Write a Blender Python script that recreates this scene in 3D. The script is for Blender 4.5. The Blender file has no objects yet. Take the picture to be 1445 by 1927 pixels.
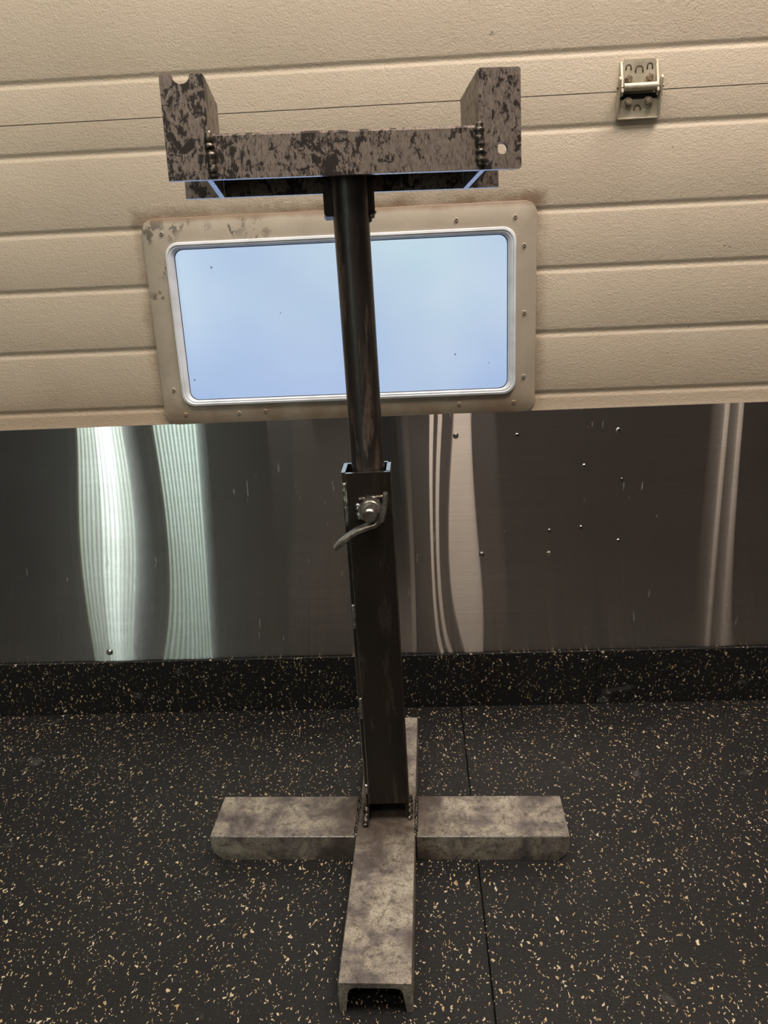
import bpy, bmesh, math, random
from mathutils import Matrix, Vector
random.seed(7)
S = bpy.context.scene
COL = S.collection
PI = math.pi

# ------------------------------------------------------------------ camera
cam_d = bpy.data.cameras.new('camera')
cam = bpy.data.objects.new('camera', cam_d); COL.objects.link(cam)
RT = Vector((0.9984, 0.0339, -0.0445)); UP = Vector((0.0323, 0.3000, 0.9534)); FW = Vector((-0.0457, 0.9533, -0.2985))
FW.normalize(); RT = (RT - FW * RT.dot(FW)).normalized(); UP = RT.cross(FW).normalized()
cam.matrix_world = Matrix(((RT.x, UP.x, -FW.x, 0.0), (RT.y, UP.y, -FW.y, -1.30), (RT.z, UP.z, -FW.z, 0.78512), (0, 0, 0, 1)))
cam_d.sensor_fit = 'HORIZONTAL'; cam_d.sensor_width = 36.0
cam_d.lens = 1483.96 / 1445.0 * 36.0
cam_d.clip_start = 0.02
S.camera = cam

# ------------------------------------------------------------------ sky, lamps, exposure
world = bpy.data.worlds.new('pale_sky'); S.world = world; world.use_nodes = True
wn = world.node_tree; wn.nodes.clear()
w_out = wn.nodes.new('ShaderNodeOutputWorld'); w_bg = wn.nodes.new('ShaderNodeBackground')
w_tc = wn.nodes.new('ShaderNodeTexCoord'); w_no = wn.nodes.new('ShaderNodeTexNoise'); w_cr = wn.nodes.new('ShaderNodeValToRGB')
w_no.inputs['Scale'].default_value = 2.4; w_no.inputs['Detail'].default_value = 2.0; w_no.inputs['Roughness'].default_value = 0.45
w_sep = wn.nodes.new('ShaderNodeSeparateXYZ'); w_mr = wn.nodes.new('ShaderNodeMapRange'); w_add = wn.nodes.new('ShaderNodeMath')
w_mr.inputs['From Min'].default_value = -0.22; w_mr.inputs['From Max'].default_value = 0.10      # bluish haze low down, paler above
w_mr.inputs['To Min'].default_value = -0.13; w_mr.inputs['To Max'].default_value = 0.13; w_add.operation = 'ADD'
e0, e1 = w_cr.color_ramp.elements; em = w_cr.color_ramp.elements.new(0.5)
w_cr.color_ramp.elements[0].position = 0.30; w_cr.color_ramp.elements[0].color = (0.38, 0.51, 0.85, 1)
w_cr.color_ramp.elements[1].position = 0.48; w_cr.color_ramp.elements[1].color = (0.59, 0.71, 0.87, 1)
w_cr.color_ramp.elements[2].position = 0.64; w_cr.color_ramp.elements[2].color = (0.67, 0.84, 0.88, 1)
wn.links.new(w_tc.outputs['Generated'], w_no.inputs['Vector']); wn.links.new(w_tc.outputs['Generated'], w_sep.inputs[0])
wn.links.new(w_sep.outputs[2], w_mr.inputs[0]); wn.links.new(w_mr.outputs[0], w_add.inputs[0]); wn.links.new(w_no.outputs['Fac'], w_add.inputs[1])
wn.links.new(w_add.outputs[0], w_cr.inputs['Fac'])
wn.links.new(w_cr.outputs['Color'], w_bg.inputs['Color']); w_bg.inputs['Strength'].default_value = 0.86
wn.links.new(w_bg.outputs['Background'], w_out.inputs['Surface'])

def area(name, loc, target, sx, sy, power, color):
    d = bpy.data.lights.new(name, 'AREA'); d.shape = 'RECTANGLE'; d.size = sx; d.size_y = sy
    d.energy = power; d.color = color
    o = bpy.data.objects.new(name, d); COL.objects.link(o); o.location = loc
    o.rotation_euler = (Vector(target) - Vector(loc)).to_track_quat('-Z', 'Y').to_euler()
    return o
area('ceiling_lamp_right', (0.62, -0.70, 2.60), (0.40, -0.45, 0.0), 1.3, 0.35, 44, (1.0, 0.88, 0.775))
area('ceiling_lamp_left', (-0.95, -0.80, 2.60), (-0.7, -0.45, 0.0), 1.3, 0.35, 17, (0.985, 0.94, 0.80))
area('ceiling_lamp_rear', (-0.20, -2.30, 2.60), (-0.1, -0.6, 0.5), 1.3, 0.35, 12, (1.0, 0.90, 0.80))

S.view_settings.view_transform = 'Standard'; S.view_settings.look = 'None'
S.view_settings.gamma = 1.0; S.view_settings.use_curve_mapping = False
S.view_settings.exposure = 0.22

# ------------------------------------------------------------------ node helpers
class Mat:
    def __init__(s, name):
        s.m = bpy.data.materials.new(name); s.m.use_nodes = True
        s.t = s.m.node_tree; s.t.nodes.clear()
        s.out = s.n('ShaderNodeOutputMaterial')
        s.co = s.n('ShaderNodeTexCoord').outputs['Object']
    def n(s, kind): return s.t.nodes.new(kind)
    def l(s, a, b): s.t.links.new(a, b)
    def setin(s, sock, v):
        if isinstance(v, bpy.types.NodeSocket): s.l(v, sock)
        elif v is not None: sock.default_value = v
    def mapv(s, scale=(1, 1, 1), loc=(0, 0, 0), rot=(0, 0, 0), src=None):
        m = s.n('ShaderNodeMapping'); s.l(src or s.co, m.inputs['Vector'])
        m.inputs['Scale'].default_value = scale; m.inputs['Location'].default_value = loc; m.inputs['Rotation'].default_value = rot
        return m.outputs['Vector']
    def noise(s, scale, detail=4, rough=0.55, vec=None, dist=0.0):
        n = s.n('ShaderNodeTexNoise'); s.l(vec or s.co, n.inputs['Vector'])
        n.inputs['Scale'].default_value = scale; n.inputs['Detail'].default_value = detail
        n.inputs['Roughness'].default_value = rough; n.inputs['Distortion'].default_value = dist
        return n.outputs['Fac']
    def noise_col(s, scale, detail=1, vec=None):
        n = s.n('ShaderNodeTexNoise'); s.l(vec or s.co, n.inputs['Vector']); n.inputs['Scale'].default_value = scale; n.inputs['Detail'].default_value = detail
        return n.outputs['Color']
    def ramp(s, fac, *stops, interp='LINEAR'):
        r = s.n('ShaderNodeValToRGB'); s.l(fac, r.inputs['Fac']); cr = r.color_ramp; cr.interpolation = interp
        while len(cr.elements) < len(stops): cr.elements.new(0.5)
        for e, (p, c) in zip(cr.elements, stops):
            e.position = p; e.color = (c, c, c, 1) if isinstance(c, (int, float)) else (*c, 1)
        return r.outputs['Color']
    def math(s, op, a, b=None, c=None, clamp=False):
        m = s.n('ShaderNodeMath'); m.operation = op; m.use_clamp = clamp
        s.setin(m.inputs[0], a); s.setin(m.inputs[1], b)
        if c is not None: s.setin(m.inputs[2], c)
        return m.outputs[0]
    def vmath(s, op, a, b=None):
        m = s.n('ShaderNodeVectorMath'); m.operation = op; s.setin(m.inputs[0], a); s.setin(m.inputs[1], b)
        return m.outputs[0]
    def xyz(s, v=None):
        x = s.n('ShaderNodeSeparateXYZ'); s.l(v or s.co, x.inputs[0]); return x.outputs
    def mix(s, fac, a, b, mode='MIX'):
        m = s.n('ShaderNodeMix'); m.data_type = 'RGBA'; m.blend_type = mode
        s.setin(m.inputs[0], fac)
        for k, v in ((6, a), (7, b)):
            s.setin(m.inputs[k], (*v, 1) if isinstance(v, tuple) and len(v) == 3 else v)
        return m.outputs[2]
    def bump(s, height, strength=0.3, dist=0.001, normal=None):
        b = s.n('ShaderNodeBump'); s.l(height, b.inputs['Height']); b.inputs['Strength'].default_value = strength
        b.inputs['Distance'].default_value = dist
        if normal: s.l(normal, b.inputs['Normal'])
        return b.outputs['Normal']
    def bsdf(s, color, rough=0.5, metal=0.0, normal=None, **kw):
        p = s.n('ShaderNodeBsdfPrincipled')
        s.setin(p.inputs['Base Color'], (*color, 1) if isinstance(color, tuple) else color)
        s.setin(p.inputs['Roughness'], rough); s.setin(p.inputs['Metallic'], metal)
        if normal: s.l(normal, p.inputs['Normal'])
        for k, v in kw.items(): s.setin(p.inputs[k], v)
        s.l(p.outputs[0], s.out.inputs[0]); return s.m

def steel(name, dark, mid, light, thr, metal, rough, stretch=(1, 1, 1), scale=60.0, dirt=0.0, mlight=None):
    m = Mat(name)
    v = m.mapv(stretch)
    a = m.noise(scale, 6, 0.62, v, 0.4)
    b = m.noise(scale * 0.28, 3, 0.5, v, 0.8)
    f = m.math('ADD', m.math('MULTIPLY', a, 0.62), m.math('MULTIPLY', b, 0.38))
    patch = m.ramp(f, (thr - 0.018, 0.0), (thr + 0.018, 1.0))
    fine = m.noise(420, 3, 0.6, m.mapv((1, 1, 0.35)))
    lightc = m.mix(m.ramp(fine, (0.35, 0.0), (0.68, 1.0)), mid, light)
    c = m.mix(patch, dark, lightc)
    if dirt:
        g = m.noise(9, 4, 0.6); c = m.mix(m.math('MULTIPLY', m.ramp(g, (0.42, 0.0), (0.66, 1.0)), dirt), c, (0.07, 0.042, 0.024))
    nrm = m.bump(m.math('ADD', f, m.math('MULTIPLY', fine, 0.3)), 0.35, 0.0012)
    r = m.math('ADD', rough, m.math('MULTIPLY', m.math('SUBTRACT', fine, 0.5), 0.25))
    return m.bsdf(c, r, metal, nrm)

def make_foot_mat():
    m = Mat('scuffed_steel')
    a = m.noise(20, 5, 0.62, None, 0.5); b = m.noise(95, 7, 0.72)
    base = m.ramp(a, (0.30, (0.085, 0.070, 0.063)), (0.44, (0.190, 0.160, 0.150)), (0.57, (0.37, 0.325, 0.262)), (0.72, (0.53, 0.485, 0.395)))
    base = m.mix(m.ramp(b, (0.34, 0.80), (0.50, 0.0)), base, (0.045, 0.036, 0.031))
    base = m.mix(m.ramp(m.noise(420, 3, 0.7), (0.38, 0.55), (0.52, 0.0)), base, (0.07, 0.058, 0.050))
    d = m.n('ShaderNodeVectorMath'); d.operation = 'LENGTH'; m.l(m.mapv((1, 1, 0)), d.inputs[0])
    near = m.ramp(m.math('ADD', d.outputs['Value'], m.math('MULTIPLY', m.math('SUBTRACT', a, 0.5), 0.08)), (0.045, 0.9), (0.12, 0.0))
    base = m.mix(m.math('MULTIPLY', near, 0.8), base, (0.055, 0.036, 0.024))   # heat and rust stain round the welds
    nrm = m.bump(b, 0.35, 0.0012)
    return m.bsdf(base, 0.52, 0.25, nrm)

M = {}
def flaked():
    m = Mat('flaked_mill_scale')
    v = m.mapv((1, 1, 0.5)); v2 = m.mapv((1, 1, 0.42), (3, 1, 2))
    coarse = m.noise(78, 4, 0.60, m.mapv((1, 1, 0.8)), 1.2); fine = m.noise(330, 5, 0.68, v2, 0.6); area_ = m.noise(17, 2, 0.5, m.mapv((1, 1, 0.6), (0.4, 0, 0)))
    f = m.math('ADD', m.math('MULTIPLY', coarse, 0.50), m.math('ADD', m.math('MULTIPLY', fine, 0.34), m.math('MULTIPLY', area_, 0.30)))
    patch = m.ramp(f, (0.530, 0.0), (0.572, 1.0))
    g2 = m.noise(600, 3, 0.6, m.mapv((1, 1, 0.3)))
    light = m.mix(m.ramp(g2, (0.35, 0.0), (0.68, 1.0)), (0.170, 0.134, 0.113), (0.270, 0.222, 0.190))
    light = m.mix(m.ramp(fine, (0.38, 0.6), (0.5, 0.0)), light, (0.06, 0.043, 0.035))
    c = m.mix(patch, (0.024, 0.0165, 0.0145), light)
    return m.bsdf(c, m.math('ADD', 0.36, m.math('MULTIPLY', g2, 0.16)), 0.35, m.bump(f, 0.35, 0.0010))
M['head'] = flaked()
M['column'] = steel('dark_rolled_steel', (0.026, 0.022, 0.020), (0.040, 0.034, 0.030), (0.075, 0.064, 0.055), 0.53, 0.55, 0.40, (1, 1, 0.16), 60, 0.35)
M['pipe'] = steel('dark_pipe_steel', (0.042, 0.035, 0.033), (0.11, 0.083, 0.070), (0.20, 0.155, 0.130), 0.52, 0.45, 0.38, (1, 1, 0.08), 70, 0.25)
M['foot'] = make_foot_mat()
m = Mat('bare_cut_steel'); M['cut'] = m.bsdf(m.ramp(m.noise(300, 3), (0.35, (0.42, 0.42, 0.43)), (0.65, (0.75, 0.75, 0.76))), 0.28, 1.0, m.bump(m.noise(500, 2), 0.25, 0.0005))
m = Mat('worn_edge_steel'); M['worn'] = m.bsdf(m.ramp(m.noise(240, 3), (0.35, (0.22, 0.20, 0.18)), (0.65, (0.55, 0.53, 0.50))), 0.34, 0.85)
m = Mat('weld_metal'); M['weld'] = m.bsdf(m.ramp(m.noise(160, 4), (0.35, (0.03, 0.024, 0.02)), (0.65, (0.20, 0.17, 0.145))), 0.34, 0.8, m.bump(m.noise(260, 3), 0.4, 0.001))
m = Mat('bright_weld_metal'); M['weld_bright'] = m.bsdf(m.ramp(m.noise(160, 4), (0.35, (0.16, 0.16, 0.15)), (0.65, (0.5, 0.5, 0.48))), 0.30, 0.9, m.bump(m.noise(260, 3), 0.4, 0.001))
m = Mat('handle_steel'); M['handle'] = m.bsdf(m.ramp(m.noise(90, 5), (0.35, (0.17, 0.15, 0.13)), (0.65, (0.46, 0.43, 0.40))), 0.33, 0.95, m.bump(m.noise(200, 3), 0.3, 0.001))

def door_paint():
    m = Mat('embossed_door_paint')
    x, y, z = m.xyz()[0], m.xyz()[1], m.xyz()[2]
    big = m.noise(2.6, 3, 0.5); mid = m.noise(14, 5, 0.6)
    c = m.mix(m.ramp(big, (0.35, 0.0), (0.65, 1.0)), (0.52, 0.435, 0.335), (0.585, 0.492, 0.385))
    c = m.mix(m.ramp(mid, (0.52, 0.0), (0.8, 0.22)), c, (0.42, 0.32, 0.21))
    # grime gathered along the edge of the window frame (rounded-box distance) and in the grooves
    qx = m.math('SUBTRACT', m.math('ABSOLUTE', m.math('ADD', x, 0.1138)), 0.308)
    qz = m.math('SUBTRACT', m.math('ABSOLUTE', m.math('SUBTRACT', z, 0.711)), 0.158)
    d = m.math('MAXIMUM', qx, qz)
    wob = m.math('MULTIPLY', m.math('SUBTRACT', m.noise(38, 4, 0.65), 0.5), 0.030)
    top = m.ramp(z, (0.80, 0.60), (0.87, 1.0))
    gr = m.ramp(m.math('ADD', d, wob), (0.0, 1.0), (0.006, 0.85), (0.018, 0.0))
    gr = m.math('MULTIPLY', gr, m.math('MULTIPLY', top, m.ramp(m.noise(9, 3), (0.36, 0.45), (0.56, 1.0))))
    c = m.mix(m.math('MULTIPLY', gr, 0.85), c, (0.20, 0.125, 0.07))
    br = m.ramp(m.math('ADD', z, m.math('MULTIPLY', m.math('SUBTRACT', m.noise(6, 4, 0.6), 0.5), 0.10)), (0.565, 0.9), (0.60, 0.35), (0.70, 0.0))
    br = m.math('MULTIPLY', br, m.ramp(x, (0.0, 0.55), (0.7, 0.15)))
    c = m.mix(br, c, (0.33, 0.215, 0.13))  # brown shading put into the paint low down, stronger to the left
    mk = m.math('MULTIPLY', m.ramp(m.noise(26, 2, 0.5, m.mapv((1, 1, 3.2))), (0.735, 0.0), (0.76, 1.0)), m.ramp(m.noise(300, 2), (0.45, 0.0), (0.55, 0.8)))
    c = m.mix(mk, c, (0.12, 0.10, 0.08))
    em = m.noise(330, 4, 0.65)
    em2 = m.noise(130, 3, 0.5)
    nrm = m.bump(m.math('ADD', em, m.math('MULTIPLY', em2, 0.6)), 0.6, 0.0020)
    return m.bsdf(c, 0.48, 0.0, nrm)
M['door'] = door_paint()

def frame_paint():
    m = Mat('window_frame_paint')
    mid = m.noise(14, 5, 0.6)
    c = m.mix(m.ramp(mid, (0.4, 0.0), (0.7, 1.0)), (0.45, 0.385, 0.305), (0.37, 0.315, 0.25))
    z = m.xyz()[2]; x = m.xyz()[0]
    sm = m.math('MULTIPLY', m.ramp(m.noise(70, 4, 0.7, m.mapv((1, 1, 0.6), (0, 0, 0), (0, 0.5, 0))), (0.52, 0.0), (0.56, 1.0)), m.ramp(m.noise(13, 2), (0.46, 0.0), (0.53, 1.0)))
    sm = m.math('MULTIPLY', sm, m.math('MULTIPLY', m.math('LESS_THAN', x, -0.10), m.math('GREATER_THAN', z, 0.045)))
    c = m.mix(m.math('MULTIPLY', sm, 0.85), c, (0.11, 0.095, 0.07))
    br = m.ramp(m.math('ADD', z, 0.5), (0.355, 0.75), (0.40, 0.0)); c = m.mix(m.math('MULTIPLY', br, m.ramp(mid, (0.35, 0.3), (0.6, 1.0))), c, (0.30, 0.20, 0.13))
    tp = m.ramp(m.math('ADD', z, m.math('MULTIPLY', mid, 0.012)), (0.164, 0.0), (0.172, 0.95)); c = m.mix(tp, c, (0.24, 0.155, 0.09))
    return m.bsdf(c, 0.5, 0.0, m.bump(m.noise(140, 4), 0.25, 0.0012))
M['frame'] = frame_paint()
m = Mat('pale_gasket'); M['gasket'] = m.bsdf(m.mix(m.ramp(m.noise(26, 5), (0.4, 0.0), (0.7, 1.0)), (0.78, 0.80, 0.86), (0.62, 0.64, 0.69)), 0.42, 0.0, m.bump(m.noise(90, 4), 0.2, 0.001))
m = Mat('black_gap'); M['gap'] = m.bsdf((0.012, 0.010, 0.009), 0.9)

def pane_mat():
    m = Mat('frosted_pane')
    tr = m.n('ShaderNodeBsdfTransparent'); gl = m.n('ShaderNodeBsdfGlossy'); mx = m.n('ShaderNodeMixShader')
    sp = m.ramp(m.noise(75, 1, 0.3), (0.82, 1.0), (0.835, 0.35))
    c = m.mix(m.ramp(m.noise(5, 2), (0.3, 0.0), (0.7, 1.0)), (0.90, 0.93, 0.96), (0.97, 0.98, 0.99))
    m.l(m.mix(1.0, c, sp, 'MULTIPLY'), tr.inputs['Color'])
    gl.inputs['Roughness'].default_value = 0.25; gl.inputs['Color'].default_value = (0.9, 0.9, 0.9, 1)
    mx.inputs[0].default_value = 0.035
    m.l(tr.outputs[0], mx.inputs[1]); m.l(gl.outputs[0], mx.inputs[2]); m.l(mx.outputs[0], m.out.inputs[0]); return m.m
M['pane'] = pane_mat()

def brushed():
    m = Mat('brushed_aluminium')
    tg = m.n('ShaderNodeTangent'); tg.direction_type = 'UV_MAP'; tg.uv_map = 'UVMap'
    st = m.noise(60, 5, 0.7, m.mapv((0.05, 1, 14)))
    sm = m.noise(5, 4, 0.6)
    scr = m.math('MULTIPLY', m.ramp(m.noise(150, 2, 0.5, m.mapv((1.0, 1, 0.13), (0, 0, 0), (0, 0.35, 0))), (0.70, 0.0), (0.74, 1.0)), m.ramp(m.noise(8, 2, 0.5, m.mapv((1, 1, 1), (1.7, 0, 2))), (0.52, 0.0), (0.62, 1.0)))
    col = m.mix(m.ramp(sm, (0.35, 0.0), (0.65, 1.0)), (0.54, 0.52, 0.51), (0.62, 0.61, 0.61))
    col = m.mix(m.math('MULTIPLY', m.ramp(st, (0.4, 0.0), (0.6, 1.0)), 0.35), col, (0.42, 0.40, 0.39))
    g = m.n('ShaderNodeBsdfAnisotropic'); g.distribution = 'BECKMANN'
    m.l(col, g.inputs['Color']); g.inputs['Roughness'].default_value = 0.085; g.inputs['Anisotropy'].default_value = 0.972
    m.l(tg.outputs[0], g.inputs['Tangent'])
    d = m.n('ShaderNodeBsdfGlossy'); d.distribution = 'GGX'; m.l(col, d.inputs['Color']); d.inputs['Roughness'].default_value = 0.5
    df = m.n('ShaderNodeBsdfDiffuse'); df.inputs['Color'].default_value = (0.5, 0.49, 0.48, 1)
    mx = m.n('ShaderNodeMixShader'); m.l(m.math('ADD', 0.07, m.math('MULTIPLY', scr, 0.5)), mx.inputs[0])
    m.l(g.outputs[0], mx.inputs[1]); m.l(d.outputs[0], mx.inputs[2])
    m2 = m.n('ShaderNodeMixShader'); m.l(m.math('ADD', 0.012, m.math('MULTIPLY', scr, 0.3)), m2.inputs[0])
    m.l(mx.outputs[0], m2.inputs[1]); m.l(df.outputs[0], m2.inputs[2]); m.l(m2.outputs[0], m.out.inputs[0]); return m.m
M['sheet'] = brushed()

def rubber(name, flat, base_a, base_b, rough):
    m = Mat(name)
    src = m.mapv((1, 1, 0)) if flat == 'xy' else m.mapv((1, 1.4142, 1.4142), (0, 0, 0), (PI * 0.75, 0, 0))
    wob = m.vmath('SUBTRACT', m.noise_col(160, 1, src), (0.5, 0.5, 0.5))
    v2 = m.vmath('ADD', src, m.vmath('MULTIPLY', wob, (0.010, 0.010, 0.0)))
    def layer(scale, size, keep, off, rot):
        vo = m.n('ShaderNodeTexVoronoi'); vo.voronoi_dimensions = '2D'; vo.feature = 'F1'
        m.l(m.mapv((1.55, 0.72, 1), off, (0, 0, rot), v2), vo.inputs['Vector']); vo.inputs['Scale'].default_value = scale
        rnd = m.n('ShaderNodeSeparateColor'); m.l(vo.outputs['Color'], rnd.inputs[0])
        lim = m.math('MULTIPLY', m.math('POWER', rnd.outputs[0], 1.6), size)
        hit = m.math('LESS_THAN', vo.outputs['Distance'], lim)
        return m.math('MULTIPLY', hit, m.math('LESS_THAN', rnd.outputs[1], keep)), rnd.outputs[2]
    f1, r1 = layer(96, 0.215, 0.25, (0, 0, 0), 0.5); f2, r2 = layer(135, 0.225, 0.30, (0.37, 0.11, 0), -0.7); f3, r3 = layer(250, 0.30, 0.30, (0.7, 0.4, 0), 1.4)
    fl = m.math('MAXIMUM', f1, m.math('MAXIMUM', f2, f3))
    dirt = m.noise(6, 4, 0.6, src); gr = m.noise(260, 3, 0.7, src)
    c = m.mix(m.ramp(dirt, (0.35, 0.0), (0.65, 1.0)), base_a, base_b)
    c = m.mix(m.math('MULTIPLY', m.ramp(gr, (0.45, 0.0), (0.75, 1.0)), 0.5), c, (base_b[0] * 2.6, base_b[1] * 2.5, base_b[2] * 2.3))
    sc = m.math('MULTIPLY', m.ramp(m.noise(17, 2, 0.5, src), (0.70, 0.0), (0.75, 0.55)), m.ramp(gr, (0.4, 0.2), (0.6, 1.0)))
    c = m.mix(sc, c, (0.12, 0.115, 0.11))
    fc = m.ramp(r1, (0.0, (0.38, 0.27, 0.13)), (0.5, (0.56, 0.43, 0.25)), (1.0, (0.68, 0.58, 0.42)))
    c = m.mix(m.math('MULTIPLY', fl, 0.92), c, fc)
    return m.bsdf(c, rough, 0.0, m.bump(gr, 0.35, 0.0012), **{'Specular IOR Level': 0.32})
M['mat'] = rubber('speckled_rubber', 'xy', (0.0064, 0.0063, 0.0070), (0.0105, 0.0101, 0.0107), 0.5)
M['strip'] = rubber('speckled_rubber_strip', 'xz', (0.0032, 0.0030, 0.003), (0.005, 0.0047, 0.0045), 0.75)
m = Mat('concrete'); M['concrete'] = m.bsdf(m.ramp(m.noise(9, 6), (0.3, (0.10, 0.095, 0.09)), (0.7, (0.17, 0.16, 0.15))), 0.8)
m = Mat('zinc_hinge'); M['zinc'] = m.bsdf(m.ramp(m.noise(45, 5), (0.35, (0.40, 0.345, 0.255)), (0.62, (0.58, 0.52, 0.41))), 0.42, 0.35, m.bump(m.noise(160, 3), 0.2, 0.001))
m = Mat('grimy_bolt'); M['bolt'] = m.bsdf(m.ramp(m.noise(70, 4), (0.35, (0.15, 0.10, 0.06)), (0.62, (0.42, 0.33, 0.24))), 0.36, 0.5)
m = Mat('sooty_slot_edge'); M['slot'] = m.bsdf((0.10, 0.075, 0.05), 0.6)  # plain dark brown for the slot lips
m = Mat('bright_screw'); M['screw'] = m.bsdf(m.ramp(m.noise(120, 3), (0.35, (0.35, 0.33, 0.30)), (0.62, (0.72, 0.70, 0.66))), 0.25, 1.0)
m = Mat('back_wall_paint'); wf = m.ramp(m.noise(3, 4), (0.3, 0.0), (0.7, 1.0))          # added colour split: tints the sheet's reflection cool left, warm right
M['wall'] = m.bsdf(m.mix(m.math('GREATER_THAN', m.xyz()[0], -0.9), m.mix(wf, (0.050, 0.058, 0.064), (0.066, 0.076, 0.083)), m.mix(wf, (0.145, 0.118, 0.112), (0.180, 0.150, 0.143))), 0.8)
m = Mat('ceiling_paint'); M['ceiling'] = m.bsdf(m.ramp(m.noise(3, 4), (0.3, (0.30, 0.27, 0.23)), (0.7, (0.36, 0.33, 0.29))), 0.85)

def glow(name, col, strength, fade=None):
    m = Mat(name); e = m.n('ShaderNodeEmission'); e.inputs['Color'].default_value = (*col, 1); e.inputs['Strength'].default_value = strength
    m.l(e.outputs[0], m.out.inputs[0]); return m.m

# ------------------------------------------------------------------ mesh helpers
def link(name, bm, mat, parent=None, xf=None, smooth=False, kind=None):
    if xf is not None: bm.transform(xf)
    bmesh.ops.recalc_face_normals(bm, faces=bm.faces[:])
    me = bpy.data.meshes.new(name); bm.to_mesh(me); bm.free()
    for mm in (mat if isinstance(mat, (list, tuple)) else [mat]): me.materials.append(mm)
    if smooth:
        for p in me.polygons: p.use_smooth = True
        if smooth != 'full':
            try: me.set_sharp_from_angle(angle=math.radians(35))
            except Exception: pass
    o = bpy.data.objects.new(name, me); COL.objects.link(o)
    if parent is not None: o.parent = parent
    if kind: o['kind'] = kind
    return o
def empty(name, loc=(0, 0, 0), rz=0.0):
    o = bpy.data.objects.new(name, None); COL.objects.link(o); o.location = loc; o.rotation_euler = (0, 0, rz); o.empty_display_size = 0.1
    return o
def tag(o, label, cat, group=None):
    o['label'] = label; o['category'] = cat
    if group: o['group'] = group
    return o
def box(bm, x0, x1, y0, y1, z0, z1, bev=0.0, seg=2, mi=0):
    r = bmesh.ops.create_cube(bm, size=1.0)
    for v in r['verts']:
        v.co = Vector(((x0 + x1) / 2 + v.co.x * (x1 - x0), (y0 + y1) / 2 + v.co.y * (y1 - y0), (z0 + z1) / 2 + v.co.z * (z1 - z0)))
    fs = set(f for v in r['verts'] for f in v.link_faces)
    for f in fs: f.material_index = mi
    if bev: bmesh.ops.bevel(bm, geom=list(set(e for v in r['verts'] for e in v.link_edges)), offset=bev, segments=seg, affect='EDGES', profile=0.5)
def prism(bm, pts, place, t0, t1, mi=0, cap=None, worn=()):
    """closed 2-D outline pts, swept from t0 to t1; place(u, v, t) gives the 3-D point"""
    a = [bm.verts.new(place(u, v, t0)) for u, v in pts]; b = [bm.verts.new(place(u, v, t1)) for u, v in pts]
    n = len(pts)
    for i in range(n):
        f = bm.faces.new((a[i], a[(i + 1) % n], b[(i + 1) % n], b[i])); f.material_index = 2 if i in worn else mi
    for ring in (list(reversed(a)), b):
        f = bm.faces.new(ring); f.material_index = mi if cap is None else cap
def cyl(bm, p, q, r0, r1=None, n=24, mi=0, caps=True):
    p = Vector(p); q = Vector(q); r1 = r0 if r1 is None else r1
    d = (q - p).normalized(); a = d.orthogonal().normalized(); b = d.cross(a)
    A = []; B = []
    for i in range(n):
        t = 2 * PI * i / n; w = a * math.cos(t) + b * math.sin(t); A.append(bm.verts.new(p + w * r0)); B.append(bm.verts.new(q + w * r1))
    for i in range(n):
        f = bm.faces.new((A[i], A[(i + 1) % n], B[(i + 1) % n], B[i])); f.material_index = mi
    if caps:
        bm.faces.new(list(reversed(A))).material_index = mi; bm.faces.new(B).material_index = mi
def sweep(bm, path, radius, n=8, closed=False, flat=1.0, axis=None):
    P = [Vector(p) for p in path]; rings = []
    for i, p in enumerate(P):
        if closed: d = P[(i + 1) % len(P)] - P[i - 1]
        else: d = P[min(i + 1, len(P) - 1)] - P[max(i - 1, 0)]
        d.normalize(); ax = Vector(axis) if axis else Vector((0, 1, 0)); u = d.cross(ax)
        if u.length < 1e-5: u = d.orthogonal()
        u.normalize(); w = u.cross(d).normalized(); r = radius(i) if callable(radius) else radius
        rings.append([bm.verts.new(p + u * (r * math.cos(2 * PI * k / n)) + w * (r * flat * math.sin(2 * PI * k / n))) for k in range(n)])
    m = len(rings)
    for i in range(m if closed else m - 1):
        A = rings[i]; B = rings[(i + 1) % m]
        for k in range(n): bm.faces.new((A[k], A[(k + 1) % n], B[(k + 1) % n], B[k]))
    if not closed: bm.faces.new(list(reversed(rings[0]))); bm.faces.new(rings[-1])
def weld_path(p, q, n, jit=0.0008):
    p = Vector(p); q = Vector(q)
    return [p.lerp(q, i / (n - 1)) + Vector((random.uniform(-jit, jit), random.uniform(-jit, jit), random.uniform(-jit, jit))) for i in range(n)]
def weld(name, p, q, r, parent, mat, xf=None, beads=6):
    bm = bmesh.new(); n = beads * 4 + 1
    sweep(bm, weld_path(p, q, n, r * 0.10), lambda i: r * (0.74 + 0.26 * abs(math.cos(PI * i / 4.0))) * random.uniform(0.88, 1.1) * (0.55 if i in (0, n - 1) else 1), 8)
    return link(name, bm, mat, parent, xf, smooth='full')
def rrect(x0, x1, z0, z1, r, n=6):
    out = []
    for cx, cz, a0 in ((x1 - r, z1 - r, 0), (x0 + r, z1 - r, 90), (x0 + r, z0 + r, 180), (x1 - r, z0 + r, 270)):
        for k in range(n + 1):
            a = math.radians(a0 + 90.0 * k / n); out.append((cx + r * math.cos(a), cz + r * math.sin(a)))
    return out
def loops_bridge(bm, loops, closed=True, mi=0):
    V = [[bm.verts.new(p) for p in lp] for lp in loops]
    for A, B in zip(V, V[1:]):
        n = len(A)
        for i in range(n if closed else n - 1):
            bm.faces.new((A[i], A[(i + 1) % n], B[(i + 1) % n], B[i])).material_index = mi
    return V

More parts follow.
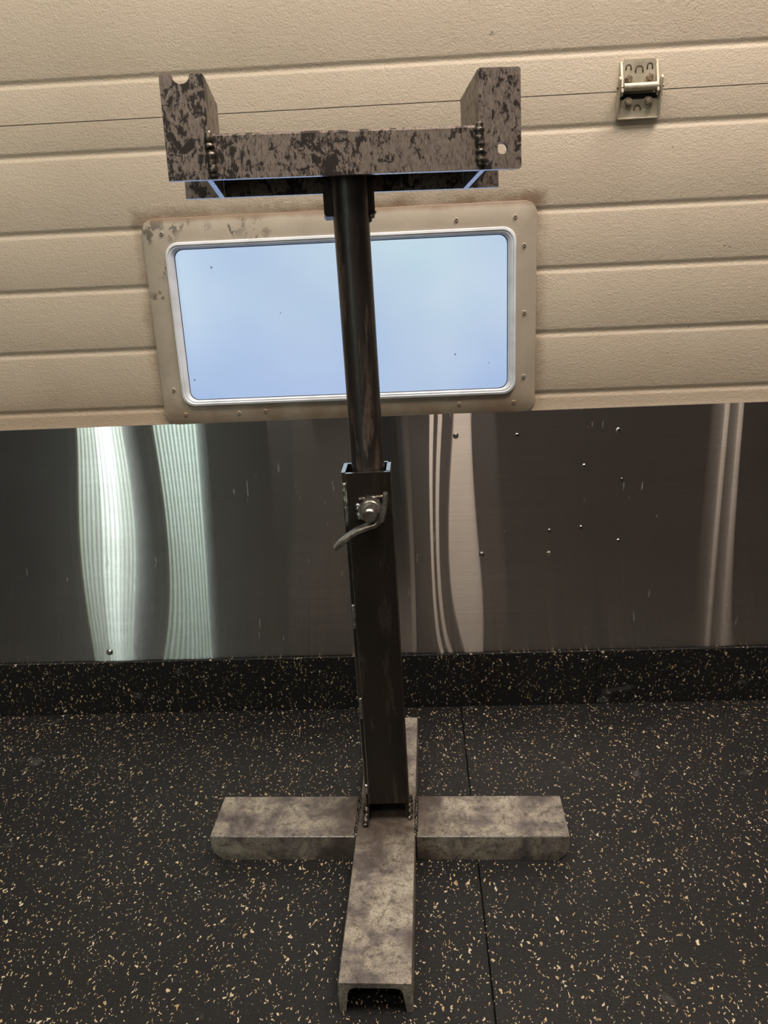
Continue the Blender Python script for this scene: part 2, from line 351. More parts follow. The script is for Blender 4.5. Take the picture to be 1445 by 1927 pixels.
# ------------------------------------------------------------------ room shell
XL, XR, YB, ZC = -3.0, 3.0, -4.2, 2.75
bm = bmesh.new(); box(bm, XL, XR, YB, 0.25, -0.12, -0.012)
floor = link('floor', bm, M['concrete'], kind='structure')
for x0, x1 in ((XL, 0.0630), (0.0645, XR)):                       # two rubber sheets meeting in an open seam
    bm = bmesh.new(); box(bm, x0, x1, YB, -0.0005, -0.012, 0.0, 0.0006, 1); link('rubber_sheet', bm, M['mat'], floor)
bm = bmesh.new(); box(bm, XL, XR, YB, 0.25, ZC, ZC + 0.1); link('ceiling', bm, M['ceiling'], kind='structure')
bm = bmesh.new(); box(bm, XL - 0.1, XL, YB, 0.25, -0.1, ZC); link('wall_left', bm, M['wall'], kind='structure')
bm = bmesh.new(); box(bm, XR, XR + 0.1, YB, 0.25, -0.1, ZC); link('wall_right', bm, M['wall'], kind='structure')
bm = bmesh.new(); box(bm, XL, XR, YB - 0.1, YB, -0.1, ZC); link('wall_rear', bm, M['wall'], kind='structure')

# ------------------------------------------------------------------ sectional door
door = empty('door_1'); door['kind'] = 'structure'
WX0, WX1, WZ0, WZ1 = -0.400, 0.174, 0.562, 0.846            # opening cut behind the window frame
def groove_profile(zs, z0, z1, top_step=False):
    pts = [(0.0, z0)]
    for g in sorted(zs):
        for dz, dy in ((-0.0075, 0.0), (-0.0055, 0.0004), (-0.0030, 0.0018), (0.0, 0.0026), (0.0030, 0.0018), (0.0055, 0.0004), (0.0075, 0.0)):
            if z0 < g + dz < z1: pts.append((dy, g + dz))
    pts.append((0.0, z1)); return pts
def door_slab(bm, x0, x1, z0, z1, zs):
    pts = groove_profile(zs, z0, z1) + [(0.045, z1), (0.045, z0)]
    prism(bm, pts, lambda u, v, t: Vector((t, u, v)), x0, x1)
JOINT = 1.0125
GL = [0.967, 0.855, 0.767, 0.669, 0.572, 0.30]
bm = bmesh.new()
door_slab(bm, XL, WX0, 0.0, JOINT - 0.0006, GL); door_slab(bm, WX1, XR, 0.0, JOINT - 0.0006, GL)
door_slab(bm, WX0, WX1, WZ1, JOINT - 0.0006, GL); door_slab(bm, WX0, WX1, 0.0, WZ0, GL)
link('door_section', bm, M['door'], door, smooth=True)
bm = bmesh.new(); door_slab(bm, XL, XR, JOINT + 0.0006, 1.62, [1.067, 1.245, 1.42, 1.565]); link('door_section', bm, M['door'], door, smooth=True)
bm = bmesh.new(); door_slab(bm, XL, XR, 1.6225, 2.23, [1.68, 1.85, 2.02, 2.17]); link('door_section', bm, M['door'], door, smooth=True)
bm = bmesh.new(); door_slab(bm, XL, XR, 2.2325, ZC + 0.02, [2.29, 2.46, 2.63]); link('door_section', bm, M['door'], door, smooth=True)

# ------------------------------------------------------------------ window
win = empty('window_1', (-0.114, 0.0, 0.703)); win['kind'] = 'structure'
XFW = Matrix.Translation((0.114, 0.0, -0.703))
FX0, FX1, FZ0, FZ1 = -0.4215, 0.1938, 0.5440, 0.8700
RX0, RX1, RZ0, RZ1 = -0.3880, 0.1622, 0.5748, 0.8335       # outer edge of the pale rim
GX0, GX1, GZ0, GZ1 = -0.3755, 0.1495, 0.5842, 0.8230       # edge of the pane
def lp(x0, x1, z0, z1, r, y): return [Vector((a, y, b)) for a, b in rrect(x0, x1, z0, z1, r)]
bm = bmesh.new()
loops_bridge(bm, [lp(FX0, FX1, FZ0, FZ1, 0.020, 0.0015), lp(FX0, FX1, FZ0, FZ1, 0.020, -0.0030), lp(FX0 + 0.0018, FX1 - 0.0018, FZ0 + 0.0018, FZ1 - 0.0018, 0.0185, -0.0042),
                  lp(RX0, RX1, RZ0, RZ1, 0.021, -0.0042), lp(RX0, RX1, RZ0, RZ1, 0.021, 0.0015)])
link('window_frame', bm, M['frame'], win, XFW, smooth=True)
bm = bmesh.new()
loops_bridge(bm, [lp(RX0 - 0.0003, RX1 + 0.0003, RZ0 - 0.0003, RZ1 + 0.0003, 0.021, -0.0040), lp(RX0 + 0.0012, RX1 - 0.0012, RZ0 + 0.0012, RZ1 - 0.0012, 0.020, -0.0085),
                  lp(RX0 + 0.0042, RX1 - 0.0042, RZ0 + 0.0042, RZ1 - 0.0042, 0.018, -0.0092), lp(RX0 + 0.0058, RX1 - 0.0058, RZ0 + 0.0058, RZ1 - 0.0058, 0.017, -0.0072),
                  lp(RX0 + 0.0074, RX1 - 0.0074, RZ0 + 0.0074, RZ1 - 0.0074, 0.016, -0.0076), lp(GX0 - 0.0008, GX1 + 0.0008, GZ0 - 0.0008, GZ1 + 0.0008, 0.0145, -0.0035), lp(GX0, GX1, GZ0, GZ1, 0.014, 0.0),
                  lp(GX0, GX1, GZ0, GZ1, 0.014, 0.004)])
link('rim', bm, M['gasket'], win, XFW, smooth=True)
bm = bmesh.new()
loops_bridge(bm, [lp(GX0 - 0.0004, GX1 + 0.0004, GZ0 - 0.0004, GZ1 + 0.0004, 0.0145, -0.0005), lp(GX0 + 0.0010, GX1 - 0.0010, GZ0 + 0.0010, GZ1 - 0.0010, 0.0135, 0.0002)])
o = link('sealing_bead', bm, M['gap'], win, XFW)
bm = bmesh.new(); box(bm, GX0 - 0.006, GX1 + 0.006, 0.006, 0.009, GZ0 - 0.006, GZ1 + 0.006); link('pane', bm, M['pane'], win, XFW)
def screw_head(bm, x, y, z, r, h, recess=True, n=12):
    """pan head with a recessed centre, pointing to -y"""
    prof = [(r, 0.0), (r * 0.97, h * 0.5), (r * 0.75, h * 0.95), (r * 0.42, h)] + ([(r * 0.36, h * 0.35)] if recess else [])
    rings = [[bm.verts.new((x + a * math.cos(2 * PI * k / n), y - b, z + a * math.sin(2 * PI * k / n))) for k in range(n)] for a, b in prof]
    for A, B in zip(rings, rings[1:]):
        for k in range(n): bm.faces.new((A[k], A[(k + 1) % n], B[(k + 1) % n], B[k]))
    f = bm.faces.new(rings[-1]); f.material_index = 1 if recess else 0
for x, z in ((0.0701, 0.8467), (0.1605, 0.8472), (0.1746, 0.8051), (0.1755, 0.7038), (0.175, 0.6029), (0.0701, 0.5618), (0.1589, 0.5614), (-0.390, 0.8474), (-0.4013, 0.6035), (-0.3863, 0.5615), (-0.296, 0.5608), (-0.2515, 0.5625)):
    bm = bmesh.new(); screw_head(bm, x, -0.0040, z, 0.0034, 0.0024); link('frame_screw', bm, [M['frame'], M['gap']], win, XFW, smooth=True)

# ------------------------------------------------------------------ aluminium sheet across the foot of the door
sheet = empty('kick_sheet', (0.0, 0.0, 0.0))
tag(sheet, 'wide dull brushed aluminium sheet fixed across the door below the window', 'metal sheet')
SZ0, SZ1 = 0.100, 0.5458
bm = bmesh.new(); uvl = bm.loops.layers.uv.new('UVMap')
nx, nz = 240, 40; sx0, sx1 = -1.6, 1.6
def bow(x, z):
    t = (z - SZ0) / (SZ1 - SZ0)
    def g(c, w): return math.exp(-((x - c) / w) ** 2)
    y = -0.0040
    # shallow dents and waves rolled into the thin sheet: they bend what it mirrors
    y += 0.00085 * g(-0.56, 0.10) * math.sin(PI * t)
    y += 0.0115 * (x - 0.045) * g(0.045, 0.065) * math.sin(PI * t ** 0.72)
    y += 0.0150 * (x - 0.515) * (1 - t) * g(0.515, 0.09)
    y += -0.0092 * (x + 0.41) * (1 - t) * g(-0.41, 0.09)
    y += -0.00030 * math.sin(x * 9.0 + 2.1 * t)
    return y
grid = [[bm.verts.new((sx0 + (sx1 - sx0) * i / nx, bow(sx0 + (sx1 - sx0) * i / nx, SZ0 + (SZ1 - SZ0) * j / nz), SZ0 + (SZ1 - SZ0) * j / nz)) for i in range(nx + 1)] for j in range(nz + 1)]
for j in range(nz):
    for i in range(nx): bm.faces.new((grid[j][i], grid[j][i + 1], grid[j + 1][i + 1], grid[j + 1][i]))
back = [[bm.verts.new((v.co.x, -0.0012, v.co.z)) for v in row] for row in (grid[0], grid[nz])]
for i in range(nx):
    bm.faces.new((grid[nz][i], grid[nz][i + 1], back[1][i + 1], back[1][i])).material_index = 1
    bm.faces.new((back[0][i], back[0][i + 1], grid[0][i + 1], grid[0][i])).material_index = 1
for f in bm.faces:
    for l_ in f.loops: l_[uvl].uv = ((l_.vert.co.x - sx0) / 3.2, (l_.vert.co.z - SZ0) / 3.2)
link('sheet_face', bm, [M['sheet'], M['cut']], sheet, smooth=True)
for x, z, r, k in ((0.0633, 0.5086, 0.0050, 's'), (0.1649, 0.5057, 0.0036, 'r'), (0.3321, 0.5075, 0.0050, 'r'), (0.2772, 0.4487, 0.0040, 'r'), (0.3411, 0.4233, 0.0030, 'r'), (0.2215, 0.3353, 0.0042, 'r'),
                   (0.2751, 0.3403, 0.0036, 'r'), (0.3396, 0.3139, 0.0036, 'r'), (0.105, 0.2959, 0.0052, 's'), (0.2214, 0.2932, 0.0056, 's'), (-0.5815, 0.1253, 0.0056, 's')):
    bm = bmesh.new()
    if k == 's': screw_head(bm, x, -0.0038, z, r, 0.0048, False); link('screw', bm, M['screw'], sheet, smooth=True)
    else: screw_head(bm, x, -0.0036, z, r, 0.0018, True); link('hollow_rivet', bm, [M['screw'], M['gap']], sheet, smooth=True)

# ------------------------------------------------------------------ rubber skirting
base = empty('baseboard_back'); base['kind'] = 'structure'
for x0, x1 in ((XL, 0.3095), (0.3107, XR)):
    bm = bmesh.new(); box(bm, x0, x1, -0.0115, -0.0056, 0.0, 0.1070, 0.0008, 1); link('rubber_strip', bm, M['strip'], base)
for x, z in ((0.2845, 0.0893), (0.3258, 0.0935)):
    bm = bmesh.new(); screw_head(bm, x, -0.0114, z, 0.0042, 0.0032, True); link('screw', bm, [M['screw'], M['gap']], base, smooth=True)

# ------------------------------------------------------------------ door hinge
hg = empty('door_hinge', (0.338, 0.0, 1.0125))
tag(hg, 'zinc steel hinge bolted across the door joint at upper right', 'hinge')
def leaf_outline(w_b, w_t, z0, z1, r=0.004):
    return [(-w_b / 2 + r, z0), (w_b / 2 - r, z0), (w_b / 2, z0 + r), (w_t / 2, z1), (-w_t / 2, z1), (-w_b / 2, z0 + r)]
bm = bmesh.new()                                                  # lower leaf: plate with two raised cheeks
prism(bm, leaf_outline(0.0585, 0.0600, -0.0375, -0.004), lambda u, v, t: Vector((u, t, v)), -0.0005, -0.0045)
for sg in (-1, 1):
    prism(bm, [(-0.0045, -0.0380), (-0.0080, -0.0375), (-0.0200, 0.004), (-0.0215, 0.012), (-0.017, 0.0165), (-0.011, 0.013), (-0.0045, -0.002)],
          lambda u, v, t: Vector((t * sg, u, v)), 0.0285, 0.0312)
box(bm, -0.0300, 0.0300, -0.0078, -0.0005, -0.0392, -0.0366, 0.0008, 1)
link('hinge_leaf', bm, M['zinc'], hg, smooth=True)
bm = bmesh.new()                                                  # upper leaf: narrower, cheeks nested inside
prism(bm, [(-0.0245, 0.002), (0.0245, 0.002), (0.0245, 0.036), (0.0215, 0.0405), (-0.0215, 0.0405), (-0.0245, 0.036)], lambda u, v, t: Vector((u, t, v)), -0.0005, -0.0050)
for sg in (-1, 1):
    prism(bm, [(-0.0005, 0.039), (-0.0035, 0.038), (-0.0125, 0.012), (-0.0175, -0.004), (-0.012, -0.009), (-0.0045, -0.002)], lambda u, v, t: Vector((t * sg, u, v)), 0.0240, 0.0272)
link('hinge_leaf', bm, M['zinc'], hg, smooth=True)
bm = bmesh.new(); cyl(bm, (-0.0335, -0.0140, 0.0025), (0.0335, -0.0140, 0.0025), 0.0022, n=12); link('hinge_pin', bm, M['bolt'], hg, smooth=True)
bm = bmesh.new(); cyl(bm, (-0.0235, -0.0140, 0.0025), (0.0235, -0.0140, 0.0025), 0.0056, n=20); box(bm, -0.0235, 0.0235, -0.0140, -0.0005, -0.0012, 0.0022); link('barrel', bm, M['zinc'], hg, smooth=True)
bm = bmesh.new(); box(bm, -0.0275, 0.0275, -0.0052, -0.0046, -0.0120, -0.0045); link('joint_recess', bm, M['gap'], hg)
for x, z, dx in ((-0.0155, 0.0140, 0), (0.0150, 0.0150, 0), (-0.0145, -0.0165, 0), (0.0145, -0.0165, 0)):
    bm = bmesh.new(); cyl(bm, (x, -0.0058, z), (x, -0.0125, z), 0.0056, 0.0049, n=6)
    cyl(bm, (x, -0.0125, z), (x, -0.0135, z), 0.0038, 0.0026, n=12)
    bo = link('bolt', bm, M['bolt'], hg, smooth=True)
    bm = bmesh.new(); cyl(bm, (x, -0.0045, z), (x, -0.0058, z), 0.0074, n=20); link('washer', bm, M['zinc'], bo, smooth=True)
def arch(cx, zc, w, leg):
    pts = [(cx - w, zc - leg)] + [(cx + w * math.cos(PI - PI * k / 8), zc + w * math.sin(PI * k / 8)) for k in range(9)] + [(cx + w, zc - leg)]
    return [Vector((a, -0.0050, b)) for a, b in pts]
for cx, zc, w, leg, y in ((-0.0155, 0.0300, 0.0036, 0.0035, 0), (0.0150, 0.0310, 0.0036, 0.0045, 0), (0.0, 0.0265, 0.0052, 0.004, 0), (-0.0005, -0.0245, 0.0045, 0.002, 0)):
    bm = bmesh.new()                                              # pressed slots: dark lip round a sunken tongue
    sweep(bm, arch(cx, zc, w, leg), 0.0011, 6, flat=0.55); link('slot_lip', bm, M['slot'], hg, smooth='full')

# ------------------------------------------------------------------ steel stand
BX, BY, RZ = -0.0607, -0.3610, math.radians(-1.06)
st = empty('pipe_stand', (BX, BY, 0.0), RZ)
tag(st, 'dark steel workshop stand with cross base, clamped pipe post and two-jaw cradle', 'stand')
SI = (Matrix.Translation((BX, BY, 0.0)) @ Matrix.Rotation(RZ, 4, 'Z')).inverted()
def foot_outline(w, h):
    a, t = w / 2, 0.0068
    half = [(a - 0.001, h), (a, h - 0.0012), (a, 0.019), (a, 0.012), (a, 0.007), (a, 0.003), (a, 0.0006), (a - 0.0008, 0.0), (a - 0.0062, 0.0), (a - 0.0070, 0.0010), (a - 0.0105, h - t - 0.0065), (a - 0.0130, h - t - 0.0018), (a - 0.0180, h - t)]
    return half, [(-x, z) for x, z in reversed(half)]
def channel(bm, w, h, l0, l1, place, clip0=True, clip1=True):
    a, b = foot_outline(w, h); pts = a + b                        # one closed outline
    st_ = [(l0, 0.015 if clip0 else 0), (l0 + 0.0009, 0.0145 if clip0 else 0), (l1 - 0.0009, -0.0145 if clip1 else 0), (l1, -0.015 if clip1 else 0)]
    rings = []
    for i, (t, cut) in enumerate(st_):
        sh = 0.0006 if i in (0, 3) else 0.0
        rings.append([bm.verts.new(place(x * (1 - sh * 10), z, t + cut * max(0.0, 1 - z / 0.019) ** 1.5)) for x, z in pts])
    n = len(pts)
    for A, B in zip(rings, rings[1:]):
        for i in range(n): bm.faces.new((A[i], A[(i + 1) % n], B[(i + 1) % n], B[i])).material_index = 1 if i in (0, n - 2) else 0
    bm.faces.new(list(reversed(rings[0]))); bm.faces.new(rings[-1])
FH, FWD = 0.0405, 0.0815
bm = bmesh.new(); channel(bm, FWD, FH, -0.2755, 0.2510, lambda x, z, t: Vector((x, t, z)), False, False); link('base_rail', bm, [M['foot'], M['worn']], st, smooth=True)
bm = bmesh.new(); channel(bm, 0.0860, FH - 0.0012, -0.2440, -FWD / 2 - 0.0015, lambda x, z, t: Vector((t, x, z)), True, False); link('side_foot', bm, [M['foot'], M['worn']], st, smooth=True)
bm = bmesh.new(); channel(bm, 0.0860, FH - 0.0012, FWD / 2 + 0.0015, 0.2490, lambda x, z, t: Vector((t, x, z)), False, True); link('side_foot', bm, [M['foot'], M['worn']], st, smooth=True)
for sg in (-1, 1):
    weld('weld_bead', (sg * (FWD / 2 + 0.0005), -0.042, FH - 0.0015), (sg * (FWD / 2 + 0.0005), 0.042, FH - 0.0015), 0.0032, st, M['weld'], None, 9)

# column: two angle irons welded to a box, leaning a touch to the left
LEAN = Matrix.Rotation(math.radians(-0.66), 4, 'Y')
CX, CY = -0.0585 , -0.3480
XC = SI @ Matrix.Translation((CX, CY, 0.0)) @ LEAN
cw, cd, ct, CT = 0.0300, 0.0255, 0.0050, 0.5462
bm = bmesh.new()                                                  # front angle: front plate stops short above the base
prism(bm, [(-cw + 0.0060, -cd), (cw - 0.0022, -cd), (cw - 0.0006, -cd + 0.0006), (cw, -cd + 0.0022), (cw, -cd + ct), (-cw + 0.0052, -cd + ct), (-cw + 0.0052, -cd + 0.0009)], lambda u, v, t: Vector((u, v, t)), 0.0690, CT - 0.0005, 0, 1, (6,))
prism(bm, [(cw - ct, -cd + ct), (cw, -cd + ct), (cw, cd - 0.0035), (cw - ct, cd - 0.0035)], lambda u, v, t: Vector((u, v, t)), FH, CT, 0, 1)
link('column_front', bm, [M['column'], M['cut'], M['worn']], st, XC, smooth=True)
bm = bmesh.new()                                                  # rear angle: left cheek and back
prism(bm, [(-cw, -cd + 0.0030), (-cw + 0.0009, -cd + 0.0022), (-cw + 0.0050, -cd + 0.0022), (-cw + 0.0050, cd - ct), (cw - 0.0035, cd - ct), (cw - 0.0035, cd), (-cw + 0.002, cd), (-cw, cd - 0.002)], lambda u, v, t: Vector((u, v, t)), FH, CT + 0.0005, 0, 1, (0,))
link('column_rear', bm, [M['column'], M['cut'], M['worn']], st, XC, smooth=True)
for z0, z1, r in ((0.478, 0.534, 0.0037), (0.338, 0.372, 0.0028), (0.205, 0.236, 0.0030), (0.085, 0.100, 0.0026)):
    weld('weld_bead', (-cw + 0.0030, -cd + 0.0012, z0), (-cw + 0.0030, -cd + 0.0012, z1), r, st, M['weld_bright'], XC, 5)['label'] = 'shiny tack weld on the left front corner of the column'
weld('weld_bead', (-cw - 0.001, -cd - 0.012, FH + 0.001), (-cw + 0.001, -cd + 0.004, FH + 0.022), 0.0052, st, M['weld'], XC, 4)
weld('weld_bead', (cw + 0.001, -cd + 0.000, FH + 0.001), (cw + 0.001, cd, FH + 0.001), 0.0042, st, M['weld'], XC, 5)
weld('weld_bead', (-cw - 0.001, -cd + 0.002, FH + 0.001), (-cw - 0.001, cd, FH + 0.001), 0.0042, st, M['weld'], XC, 5)

# head frame matrix (yawed and tipped back a little, as the pipe can turn in its clamp)
HM = Matrix.Translation((-0.0709, -0.3470, 0.8730)) @ Matrix.Rotation(math.radians(6.406), 4, 'Z') @ Matrix.Rotation(math.radians(-4.918), 4, 'X') @ Matrix.Rotation(math.radians(0.15), 4, 'Y')
XH = SI @ HM
pb, pt = Vector((-0.0588, -0.3480, 0.30)), Vector((-0.0685, -0.3470, 0.9115))
bm = bmesh.new(); cyl(bm, pb, pt, 0.0204, n=64); link('pipe', bm, M['pipe'], st, SI, smooth=True)

# clamp nut, bolt and bent handle
bz = 0.5020; by0 = CY - cd
bm = bmesh.new(); cyl(bm, (-0.0600, by0, bz), (-0.0600, by0 - 0.0150, bz), 0.0158, n=6); cyl(bm, (-0.0600, by0 - 0.0150, bz), (-0.0600, by0 - 0.0170, bz), 0.0128, 0.0115, n=24)
link('clamp_nut', bm, M['handle'], st, SI, smooth=True)
weld('weld_bead', (-0.0760, by0 - 0.001, bz + 0.010), (-0.0440, by0 - 0.001, bz + 0.013), 0.0035, st, M['weld'], SI, 5)
weld('weld_bead', (-0.0765, by0 - 0.002, bz + 0.006), (-0.0740, by0 - 0.004, bz - 0.014), 0.0042, st, M['weld_bright'], SI, 3)
bm = bmesh.new(); cyl(bm, (-0.0600, CY + 0.002 - 0.0224, bz), (-0.0600, by0 - 0.0365, bz), 0.0088, n=28); cyl(bm, (-0.0600, by0 - 0.0365, bz), (-0.0600, by0 - 0.0385, bz), 0.0088, 0.0068, n=28)
cbolt = link('clamp_bolt', bm, M['handle'], st, SI, smooth=True)
hp = [(0.0195, 0.0255), (0.0190, 0.0175), (0.0172, 0.0060), (0.0140, -0.0055), (0.0060, -0.0125), (-0.0050, -0.0150), (-0.0160, -0.0190), (-0.0270, -0.0262), (-0.0380, -0.0345), (-0.0440, -0.0400)]
bm = bmesh.new(); rings = []
for i, (u, v) in enumerate(hp):
    a = Vector(hp[max(i - 1, 0)]); b = Vector(hp[min(i + 1, len(hp) - 1)]); d = (b - a).normalized(); nrm = Vector((d.y, -d.x))
    th = (0.0036 if i < 4 else 0.0030) if 0 < i < len(hp) - 1 else 0.0024; dp = (0.0072 if i < 5 else 0.0098) if 0 < i < len(hp) - 1 else 0.0075
    yc = by0 - 0.0300 - 0.004 * (i / 9.0)
    rings.append([bm.verts.new((-0.0600 + u + nrm.x * s * th, yc + e * dp, bz + v + nrm.y * s * th)) for s, e in ((-1, -0.8), (-0.6, -1), (0.6, -1), (1, -0.8), (1, 0.8), (0.6, 1), (-0.6, 1), (-1, 0.8))])
for A, B in zip(rings, rings[1:]):
    for k in range(8): bm.faces.new((A[k], A[(k + 1) % 8], B[(k + 1) % 8], B[k]))
bm.faces.new(list(reversed(rings[0]))); bm.faces.new(rings[-1])
link('clamp_handle', bm, M['handle'], cbolt, SI, smooth=True)

# cradle: a channel laid flat between two upright channels that open outwards
W2, D2, FL, TH = 0.1860, 0.0555, 0.0445, 0.0058
HL, HR = 0.1012, 0.0992
def plate_xz(bm, outline, y0, y1, hole=None, mi=0, edge=1):
    """flat plate in x-z with thickness along y; edges take the bare-metal slot below, optional round hole"""
    a = [bm.verts.new((x, y0, z)) for x, z in outline]; b = [bm.verts.new((x, y1, z)) for x, z in outline]; n = len(outline)
    for i in range(n):
        f = bm.faces.new((a[i], a[(i + 1) % n], b[(i + 1) % n], b[i]))
        lowedge = outline[i][1] < 0.0006 and outline[(i + 1) % n][1] < 0.0006
        f.material_index = edge if lowedge else mi
    if hole is None:
        bm.faces.new(a).material_index = mi; bm.faces.new(list(reversed(b))).material_index = mi
    else:
        hx, hz, hr = hole; m_ = 20
        for ring, y in ((a, y0), (b, y1)):
            hv = [bm.verts.new((hx + hr * math.cos(2 * PI * k / m_), y, hz + hr * math.sin(2 * PI * k / m_))) for k in range(m_)]
            ed = [bm.edges.get((ring[i], ring[(i + 1) % n])) or bm.edges.new((ring[i], ring[(i + 1) % n])) for i in range(n)]
            he = [bm.edges.new((hv[k], hv[(k + 1) % m_])) for k in range(m_)]
            bmesh.ops.triangle_fill(bm, edges=ed + he, use_beauty=True)
            if y == y0: h0 = hv
            else: h1 = hv
        for k in range(m_): bm.faces.new((h0[k], h0[(k + 1) % m_], h1[(k + 1) % m_], h1[k])).material_index = mi
# left jaw
xa, xb = -W2, -W2 + FL
nc, nr = xa + 0.487 * FL, 0.0088
ol = [(xa, 0.0), (xb, 0.0), (xb, HL - 0.0015), (xb - 0.0015, HL), (nc + nr + 0.0012, HL)]
ol += [(nc + nr * math.cos(-PI * k / 12), HL - 0.0012 + nr * 0.92 * math.sin(-PI * k / 12)) for k in range(13)]
ol += [(nc - nr - 0.0012, HL), (xa + 0.002, HL), (xa, HL - 0.002)]
bm = bmesh.new(); plate_xz(bm, ol, -D2, -D2 + TH)
plate_xz(bm, [(xa, 0.0), (xb, 0.0), (xb, HL), (xa + 0.002, HL), (xa, HL - 0.002)], D2 - TH, D2)
prism(bm, [(-D2 + TH, 0.0), (D2 - TH, 0.0), (D2 - TH, HL), (-D2 + TH, HL)], lambda u, v, t: Vector((t, u, v)), xb - TH, xb)
for f in bm.faces:
    if f.calc_center_median().z < 0.0004: f.material_index = 1
link('cradle_jaw', bm, [M['head'], M['cut']], st, XH)['label'] = 'left upright jaw with a half-round notch in its top edge'
# right jaw
xa, xb = W2 - FL, W2
bm = bmesh.new()
plate_xz(bm, [(xa, 0.0), (xb - 0.002, 0.0), (xb, 0.002), (xb, HR - 0.002), (xb - 0.002, HR), (xa + 0.0015, HR), (xa, HR - 0.0015)], -D2, -D2 + TH, (xa + 0.54 * FL, 0.0205, 0.0058))
plate_xz(bm, [(xa, 0.0), (xb - 0.002, 0.0), (xb - 0.002, HR), (xa, HR)], D2 - TH, D2)
prism(bm, [(-D2 + TH, 0.0), (D2 - TH, 0.0), (D2 - TH, HR), (-D2 + TH, HR)], lambda u, v, t: Vector((t, u, v)), xa, xa + TH)
for f in bm.faces:
    if f.calc_center_median().z < 0.0004: f.material_index = 1
link('cradle_jaw', bm, [M['head'], M['cut']], st, XH)['label'] = 'right upright jaw with a round hole near its foot'
# cross channel
bm = bmesh.new(); x0, x1 = -W2 + FL + 0.0006, W2 - FL - 0.0006; hz = 0.0448
prism(bm, [(-D2, 0.0), (-D2, hz - 0.003), (-D2 + 0.003, hz), (D2 - 0.003, hz), (D2, hz - 0.003), (D2, 0.0), (D2 - TH, 0.0), (D2 - TH, hz - TH), (-D2 + TH, hz - TH), (-D2 + TH, 0.0)],
      lambda u, v, t: Vector((t, u, v)), x0, x1)
for f in bm.faces:
    if f.calc_center_median().z < 0.0004: f.material_index = 1
link('cradle_channel', bm, [M['head'], M['cut']], st, XH)
weld('weld_bead', (-W2 + FL - 0.0005, -D2 - 0.0006, hz + 0.002), (-W2 + FL + 0.0025, -D2 - 0.0002, 0.001), 0.0050, st, M['weld'], XH, 6)
weld('weld_bead', (W2 - FL - 0.0005, -D2 - 0.0010, hz + 0.002), (W2 - FL + 0.0002, -D2 - 0.0004, 0.003), 0.0056, st, M['weld'], XH, 6)
# gussets each side of the pipe under the channel
IH = HM.inverted()
for xg0, xg1, zb in ((-0.0265, -0.0165, -0.0325), (0.0200, 0.0312, -0.0300)):
    bm = bmesh.new(); prism(bm, [(xg0, hz - TH), (xg1, hz - TH), (xg1, zb), (xg0 + (0.002 if xg0 < 0 else 0), zb), (xg0, zb + 0.003)], lambda u, v, t: Vector((u, t, v)), 0.004, 0.034)
    link('gusset', bm, M['column'], st, XH)
weld('weld_bead', (0.0305, 0.006, -0.028), (0.0205, 0.002, -0.042), 0.0042, st, M['weld_bright'], XH, 3)

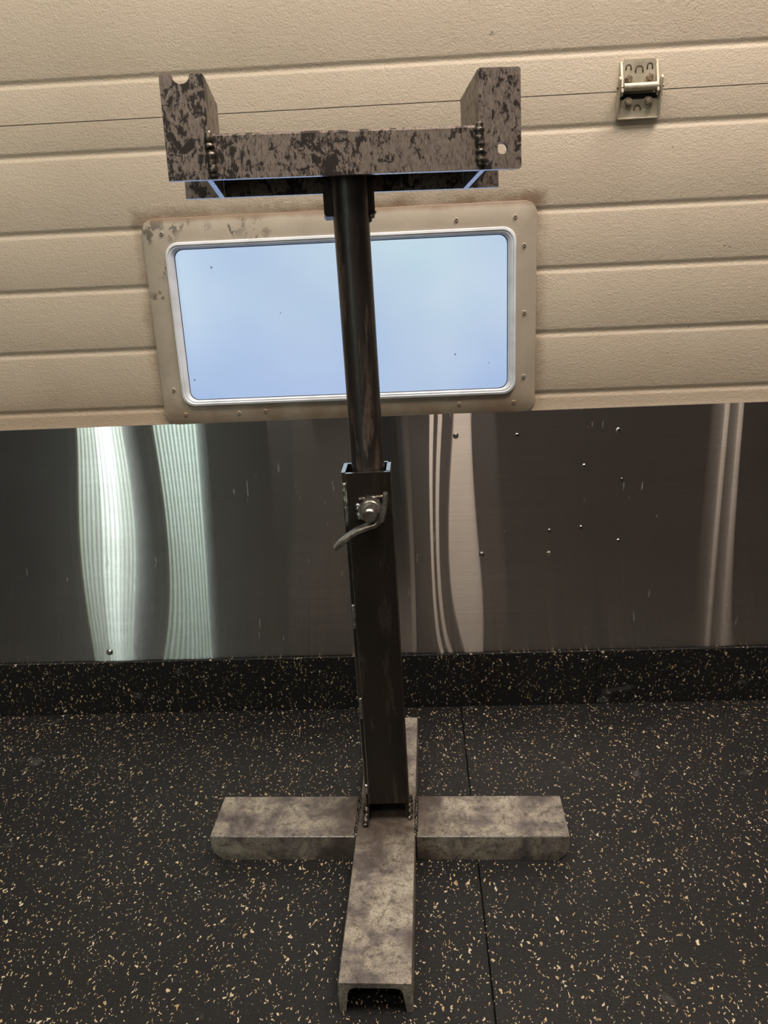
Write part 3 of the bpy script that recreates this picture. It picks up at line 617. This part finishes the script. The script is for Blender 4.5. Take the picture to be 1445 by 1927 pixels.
# ------------------------------------------------------------------ rear of the room: glowing sources added for the sheet's streaks
def streak_glow_panel(name, x0, x1, z0, z1, n, col, k, duty, bright=(99, 99)):  # added framed glowing strips, unseen, that make the pale streaks at the left
    w = empty(name, ((x0 + x1) / 2, YB, (z0 + z1) / 2)); w['kind'] = 'structure'
    X = Matrix.Translation((-(x0 + x1) / 2, -YB, -(z0 + z1) / 2))
    bm = bmesh.new()
    for a, b, c, d in ((x0 - 0.05, x0, z0 - 0.33, z1 + 0.05), (x1, x1 + 0.05, z0 - 0.33, z1 + 0.05), (x0, x1, z0 - 0.33, z0 - 0.28), (x0, x1, z1, z1 + 0.05)): box(bm, a, b, YB + 0.001, YB + 0.03, c, d)
    link('window_frame', bm, M['wall'], w, X)
    low_glow = glow('lit_grass_' + name, (0.62, 0.95, 0.22), k * 0.3); mats = (glow('lit_strip_sunlit_' + name, col, k * 2.2), glow('lit_strip_' + name, col, k)); p = (x1 - x0) / n  # green glow added at the foot and a stronger core, to colour the streaks
    for i in range(n):
        bm = bmesh.new(); dd = duty * random.uniform(0.85, 1.12); box(bm, x0 + p * (i + 0.5 - dd / 2), x0 + p * (i + 0.5 + dd / 2), YB + 0.004, YB + 0.010, z0, z1)
        box(bm, x0 + p * (i + 0.5 - dd / 2), x0 + p * (i + 0.5 + dd / 2), YB + 0.004, YB + 0.010, z0 - 0.28, z0, mi=1)
        link('pane_strip', bm, [mats[0 if bright[0] <= i <= bright[1] else 1], low_glow], w, X)
streak_glow_panel('window_2', -2.38, -2.06, 0.35, 2.1, 13, (0.86, 1.0, 0.93), 6.5, 0.50, (5, 8))
streak_glow_panel('window_3', -1.86, -1.56, 0.35, 2.1, 11, (0.80, 1.0, 0.92), 6.5, 0.42)
def added_strip_lamp(x, w, z0, z1, k, label):  # unseen lamp added to draw one warm streak in the sheet
    t = empty('strip_lamp', (x, YB, z0)); tag(t, label, 'lamp', 'warm strip lamps on the rear wall')
    bm = bmesh.new(); box(bm, -w / 2 - 0.01, w / 2 + 0.01, 0.0005, 0.02, -0.03, z1 - z0 + 0.03, 0.003, 1); link('housing', bm, M['wall'], t)
    bm = bmesh.new(); box(bm, -w / 2, w / 2, 0.02, 0.032, 0.0, z1 - z0, 0.004, 2); link('diffuser', bm, glow('warm_diffuser', (1.0, 0.80, 0.62), k), t)
for x, w, k, lb in ((0.118, 0.030, 2.6, 'thin warm strip lamp mirrored as the pale streak nearest the stand column'), (0.180, 0.030, 2.4, 'thin warm strip lamp mirrored as the second pale streak right of the column'),
                    (0.335, 0.118, 2.3, 'broad warm strip lamp mirrored as the widest pale streak in the sheet'), (2.085, 0.030, 2.5, 'thin warm strip lamp mirrored as the left streak of the far right pair'),
                    (2.180, 0.030, 2.6, 'thin warm strip lamp mirrored as the right streak of the far right pair')):
    added_strip_lamp(x, w, 0.3, 2.1, k, lb)
